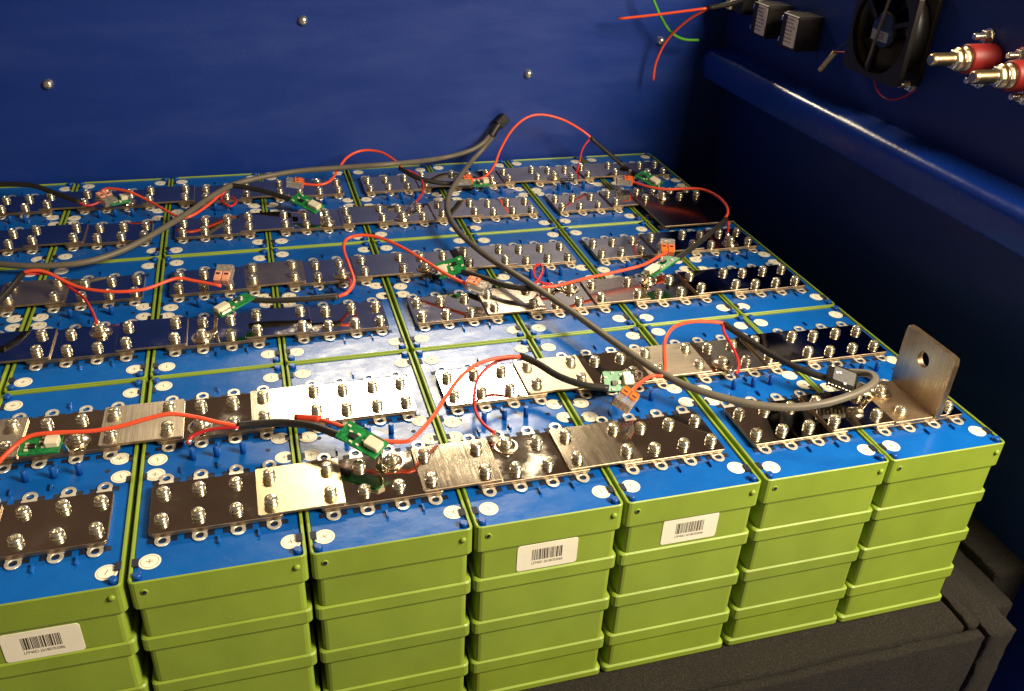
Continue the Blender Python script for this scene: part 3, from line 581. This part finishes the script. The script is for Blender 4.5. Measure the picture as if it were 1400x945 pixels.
# ------------------------------------------------------------------ lever connectors, grey cables, plug
for A, B, kind, lab in CONNS:
    A, B = Vector(A), Vector(B); u = (A - B).normalized(); C = (A + B) / 2
    view = (Vector(CAM_LOC) - C).normalized()
    up = Vector((0, 0, 1)) if abs(u.z) < .6 else Vector((-.35, -1, .35))
    if kind == 's': up = Vector((-.2, -.6, .75))
    n_ = (up - u * up.dot(u)).normalized(); s_ = n_.cross(u)
    L_ = {'s': .185, 'n': .175, 'u': .16, 'w': .17}[kind] / 2; W_ = .072; H = .036
    xf = frame(C, u, s_, n_)
    t = thing('lever_connector', tuple(C), lab, 'connector', 'lever connectors')
    b = MB(); b.slab(-L_, L_, -W_, W_, -H, H, r=.012, ch=.006, xf=xf); b.build('housing', 'clear', t)
    mk = 'palelever' if kind == 'w' else 'lever'
    for sg in (-1, 1):
        b = MB(); y0, y1 = (.004, W_ - .007) if sg > 0 else (-W_ + .007, -.004)
        b.slab(-L_ * .05, L_ * .97, y0, y1, H + .001, H + .016, r=.01, ch=.004, xf=xf)
        b.box(L_ + .001, L_ + .012, y0 + .004, y1 - .004, -H * .7, H + .014, xf=xf)
        b.build('lever', mk, t)
    b = MB()
    for sg in (-1, 1): b.box(-L_ * .7, L_ * .6, sg * W_ * .5 - .016, sg * W_ * .5 + .016, -.014, .012, xf=xf)
    b.build('contact', 'lug', t)
    b = MB()
    for sg in (-1, 1): b.box(L_ * .2, L_ * .42, sg * W_ * .5 - .017, sg * W_ * .5 + .017, H + .0155, H + .0175, xf=xf)
    b.build('lever_slot_shade', 'dark', t)  # dark pads on the levers, painted as slot shade
for lab, pts in CABLES:
    b = MB(); b.tube(pts, .029, 12, sub=8); tag(b.build('grey_cable', 'cable', at=pts[0]), lab, 'cable', 'grey sheathed cables')
t = thing('cable_plug', PLUG[0], 'black plug on the ends of the grey cables, leaning on the back wall', 'plug')
b = MB(); b.tube(PLUG[:3], .05, 10); b.build('plug_boot', 'sleeve', t)
b = MB(); A, B = Vector(PLUG[2]), Vector(PLUG[3]); u = (B - A).normalized(); s_ = u.cross(Vector((0, 1, 0))).normalized(); n_ = u.cross(s_)
b.slab(-.02, .13, -.062, .062, -.045, .045, r=.012, ch=.008, xf=frame(A, u, s_, n_)); b.build('plug_shell', 'blackplastic', t)

# ------------------------------------------------------------------ loose wires in the far right corner
t = thing('sensor_lead', TOPWIRES[0][1][0], 'loose red wire pair hanging from a black sleeve in the upper right', 'cable', 'sensor leads')
for kind, pts in TOPWIRES:
    b = MB(); b.tube(pts, RAD[kind] * 1.05, 8); b.build(NAME[kind], kind, t)
b = MB(); b.tube(GREENWIRE, RAD['greenwire'], 8); tag(b.build('green_wire', 'greenwire', at=GREENWIRE[-1]), 'single green wire hanging at the top, right of the centre', 'cable')

# ------------------------------------------------------------------ screws of the back wall
def dome(b, xf): b.lathe([(.056, 0), (.056, .008), (.048, .012), (.05, .02), (.047, .04), (.034, .054), (.012, .06)], 12, xf=xf)
for p, l in zip(WALLSCREWS, ('lower left dome screw on the blue back wall', 'topmost dome screw on the blue back wall', 'dome screw on the back wall above the black plug', 'dome screw beside the loose red wires in the upper right')):
    b = MB(); dome(b, lambda X, Y, Z: (p[0] + X, 6.56 - Z, p[2] + Y)); tag(b.build('wall_screw', 'zinc', at=p), l, 'screw', 'screws in the back wall')
    
# ------------------------------------------------------------------ right wall fittings (x runs into the wall)
WX = .85
def wallxf(y, z): return lambda X, Y, Z: (WX - Z, y + X, z + Y)
NL = ['zinc nut on a bolt above the left red terminal post', 'zinc nut below the left red terminal post', 'zinc nut below the right red terminal post, at the picture edge', 'zinc nut on a bolt at the left of the black fan', 'zinc nut on a bolt at the bottom of the black fan', 'zinc nut at the right edge above the right red terminal post']
for p, l in zip(NUTS, NL):
    xf = wallxf(p[1], p[2]); t = thing('bolt', (WX, p[1], p[2]), l, 'bolt', 'bolts through the right wall')
    dz = .17 if 'fan' in l else 0
    b = MB(); b.lathe([(.064, 0), (.066, .006), (.066, .012)], 16, xf=xf); b.lathe([(.03, 0), (.048, .012), (.052, .02), (.052, .055), (.045, .06), (.03, .061)], 6, smooth=False, xf=xf); b.build('nut', 'zinc', t)
    b = MB(); b.lathe([(.026, 0), (.026, .14), (.02, .15)], 12, xf=xf)
    for k in range(6): b.lathe([(.0265, .064 + k * .012), (.029, .068 + k * .012), (.0265, .072 + k * .012)], 12, cap=(False, False), xf=xf)
    b.build('bolt_shank', 'zinc', t)
for p, l in zip(INS, ('red terminal post with gilded stud, left of the two', 'red terminal post with gilded stud, right of the two at the picture edge')):
    xf = wallxf(p[1], p[2]); t = thing('terminal_post', (WX, p[1], p[2]), l, 'terminal post', 'red terminal posts')
    b = MB(); b.lathe([(.118, 0), (.122, .02), (.118, .255), (.108, .27)], 24, xf=xf); b.build('insulator', 'redins', t)
    for z0, z1, r in ((.275, .325, .088), (.35, .395, .08)):
        b = MB(); b.lathe([(r * .9, z0), (r, z0 + .008), (r, z1 - .008), (r * .88, z1)], 6, smooth=False, xf=xf); b.build('nut', 'zinc', t)
    b = MB(); b.lathe([(.05, .262), (.095, .263), (.095, .274), (.05, .275)], 20, xf=xf); b.lathe([(.05, .325), (.092, .327), (.092, .345), (.05, .35)], 20, xf=xf); b.build('washer', 'brass', t)
    b = MB()
    pr_ = [(.05, .27), (.05, .39)]
    for k in range(11): pr_ += [(.0525, .40 + k * .017), (.0465, .408 + k * .017)]
    b.lathe(pr_ + [(.046, .595), (.036, .605)], 18, xf=xf); b.build('stud', 'brass', t)
# fan
fy, fz = 3.30, 2.22; xf = wallxf(fy, fz)
t = thing('cooling_fan', (WX, fy, fz), 'black square cooling fan on the right wall at the top of the picture', 'fan')
b = MB(); hs = .43; oc = [q + (0,) for q in dense(-hs, hs, -hs, hs, .06, 48)]; rc = .39
inn = [(rc * math.cos(math.atan2(q[1], q[0])), rc * math.sin(math.atan2(q[1], q[0]))) for q in oc]
for z0, z1 in ((.0, .05), (.2, .25)):
    R4 = [[(x, y, z0) for x, y in inn], [(x, y, z0) for x, y, _ in oc], [(x, y, z1) for x, y, _ in oc], [(x, y, z1) for x, y in inn]]
    b.loft(R4 + [R4[0]], cap=(False, False), xf=xf)
b.lathe([(.395, .04), (.41, .04), (.41, .21), (.395, .21), (.395, .04)], 32, cap=(False, False), xf=xf); b.build('fan_frame', 'blackplastic', t)
b = MB(); b.lathe([(.16, .03), (.165, .2), (.155, .215)], 24, xf=xf); b.build('hub', 'blackplastic', t)
blade = None
for k in range(7):
    a = 2 * math.pi * k / 7; v = []
    for j in range(5):
        rr_ = .15 + .235 * j / 4; sw = a + .25 * j / 4
        for dd, zz in ((-.32, .06), (.32, .17)): v.append(xf(rr_ * math.cos(sw + dd), rr_ * math.sin(sw + dd), zz))
    v2 = [(p[0] - .008, p[1], p[2]) for p in v]
    f = [(2 * j, 2 * j + 1, 2 * j + 3, 2 * j + 2) for j in range(4)]; b = MB(); b.add(v, f, smooth=True); b.add(v2, [q[::-1] for q in f], smooth=True); b.build('fan_blade', 'fanblade', t)
for k in range(3):
    a = 2 * math.pi * k / 3 + .7; ca, sa = math.cos(a), math.sin(a)
    b = MB(); b.box(.14, .40, -.02, .02, .215, .235, xf=lambda X, Y, Z: xf(X * ca - Y * sa, X * sa + Y * ca, Z)); b.build('strut', 'blackplastic', t)
b = MB(); b.lathe([(.15, .2155), (.15, .219)], 24, xf=xf); o = b.build('hub_label', 'bluelabel', t)
b = MB(); b.box(-.14, .10, -.10, -.01, .2195, .2205, xf=lambda X, Y, Z: xf(-X, Y, Z)); b.build('silver_patch', 'greylabel', o)
vs, fs = text_mesh('CE', .075); b = MB(); b.add([(-v[0], v[1] - .055, .2212) for v in vs], fs, xf=xf)
for k, (x0, x1) in enumerate(((-.11, .02), (-.10, .06), (-.06, .10))): b.box(x0, x1, .03 + k * .03, .038 + k * .03, .2192, .2198, xf=xf)
b.build('label_print', 'ink', o)
b = MB(); b.tube([(WX - .245, fy - .06, fz + .42), (WX - .255, fy - .03, fz + .2), (WX - .25, fy + .03, fz - .12), (WX - .22, fy + .1, fz - .36)], .014, 8); b.build('lead_wire', 'cable', t)
# two dark contact blocks with pale labels, and a third behind them
for y, z, l in ((5.30, 1.93, 'black contact block with a pale printed label, left of the two'), (4.68, 1.93, 'black contact block with a pale printed label, right of the two')):
    xf = wallxf(y, z); t = thing('contact_block', (WX, y, z), l, 'contact block', 'contact blocks on the right wall')
    b = MB(); b.slab(-.155, .17, -.185, .165, 0, .30, r=.02, ch=.01, xf=xf); b.build('body', 'blackplastic', t)
    b = MB(); b.slab(-.14, .07, -.155, .145, .3005, .3025, r=.015, ch=.0005, xf=xf); lo = b.build('paper_label', 'whitelabel', t)
    b = MB(); rnd = random.Random(l)
    for r_ in range(7):
        y_ = .11 - r_ * .038; x_ = -.1
        while x_ < .035:
            w2 = rnd.uniform(.012, .04); b.box(-x_ - w2 - .03, -x_ - .03, y_, y_ + .016, .3026, .3030, xf=xf); x_ += w2 + .012
    b.build('label_print', 'ink_faint', lo)
    for zz in (.09, -.13):
        b = MB(); b.lathe([(.06, .05), (.075, .07), (.075, .22), (.05, .24)], 14, xf=lambda X, Y, Z: xf(.205 + X * .8, zz + Y, Z)); b.build('terminal_lug', 'blackplastic', t)
        b = MB(); b.lathe([(.03, .241), (.03, .262), (.02, .27)], 10, xf=lambda X, Y, Z: xf(.215 + X, zz + Y, Z)); b.build('screw', 'zinc', t)
xf = wallxf(5.95, 1.98); t = thing('contact_block', (WX, 5.95, 1.98), 'small dark contact block with a yellowish end beside the loose wires', 'contact block', 'contact blocks on the right wall')
b = MB(); b.slab(-.16, .18, -.1, .12, 0, .26, r=.02, ch=.01, xf=xf); b.build('body', 'blackplastic', t)
b = MB(); b.slab(.06, .17, -.08, .10, .2605, .30, r=.012, ch=.006, xf=xf); b.build('end_piece', 'sensor', t)
# thermal sensor with its thin wire
t = thing('thermal_sensor', SENSOR[0], 'cream thermal sensor stick hanging on thin wires left of the fan', 'sensor')
b = MB(); b.tube(SENSOR, .027, 8); b.build('sensor_stick', 'sensor', t)
b = MB(); b.tube(SENSWIRE, .006, 6); b.build('wire', 'sleeve', t)
b = MB(); b.tube(FANWIRE, .008, 6); tag(b.build('thin_wire', 'red', at=FANWIRE[0]), 'thin red and black wire looping below the fan', 'cable')
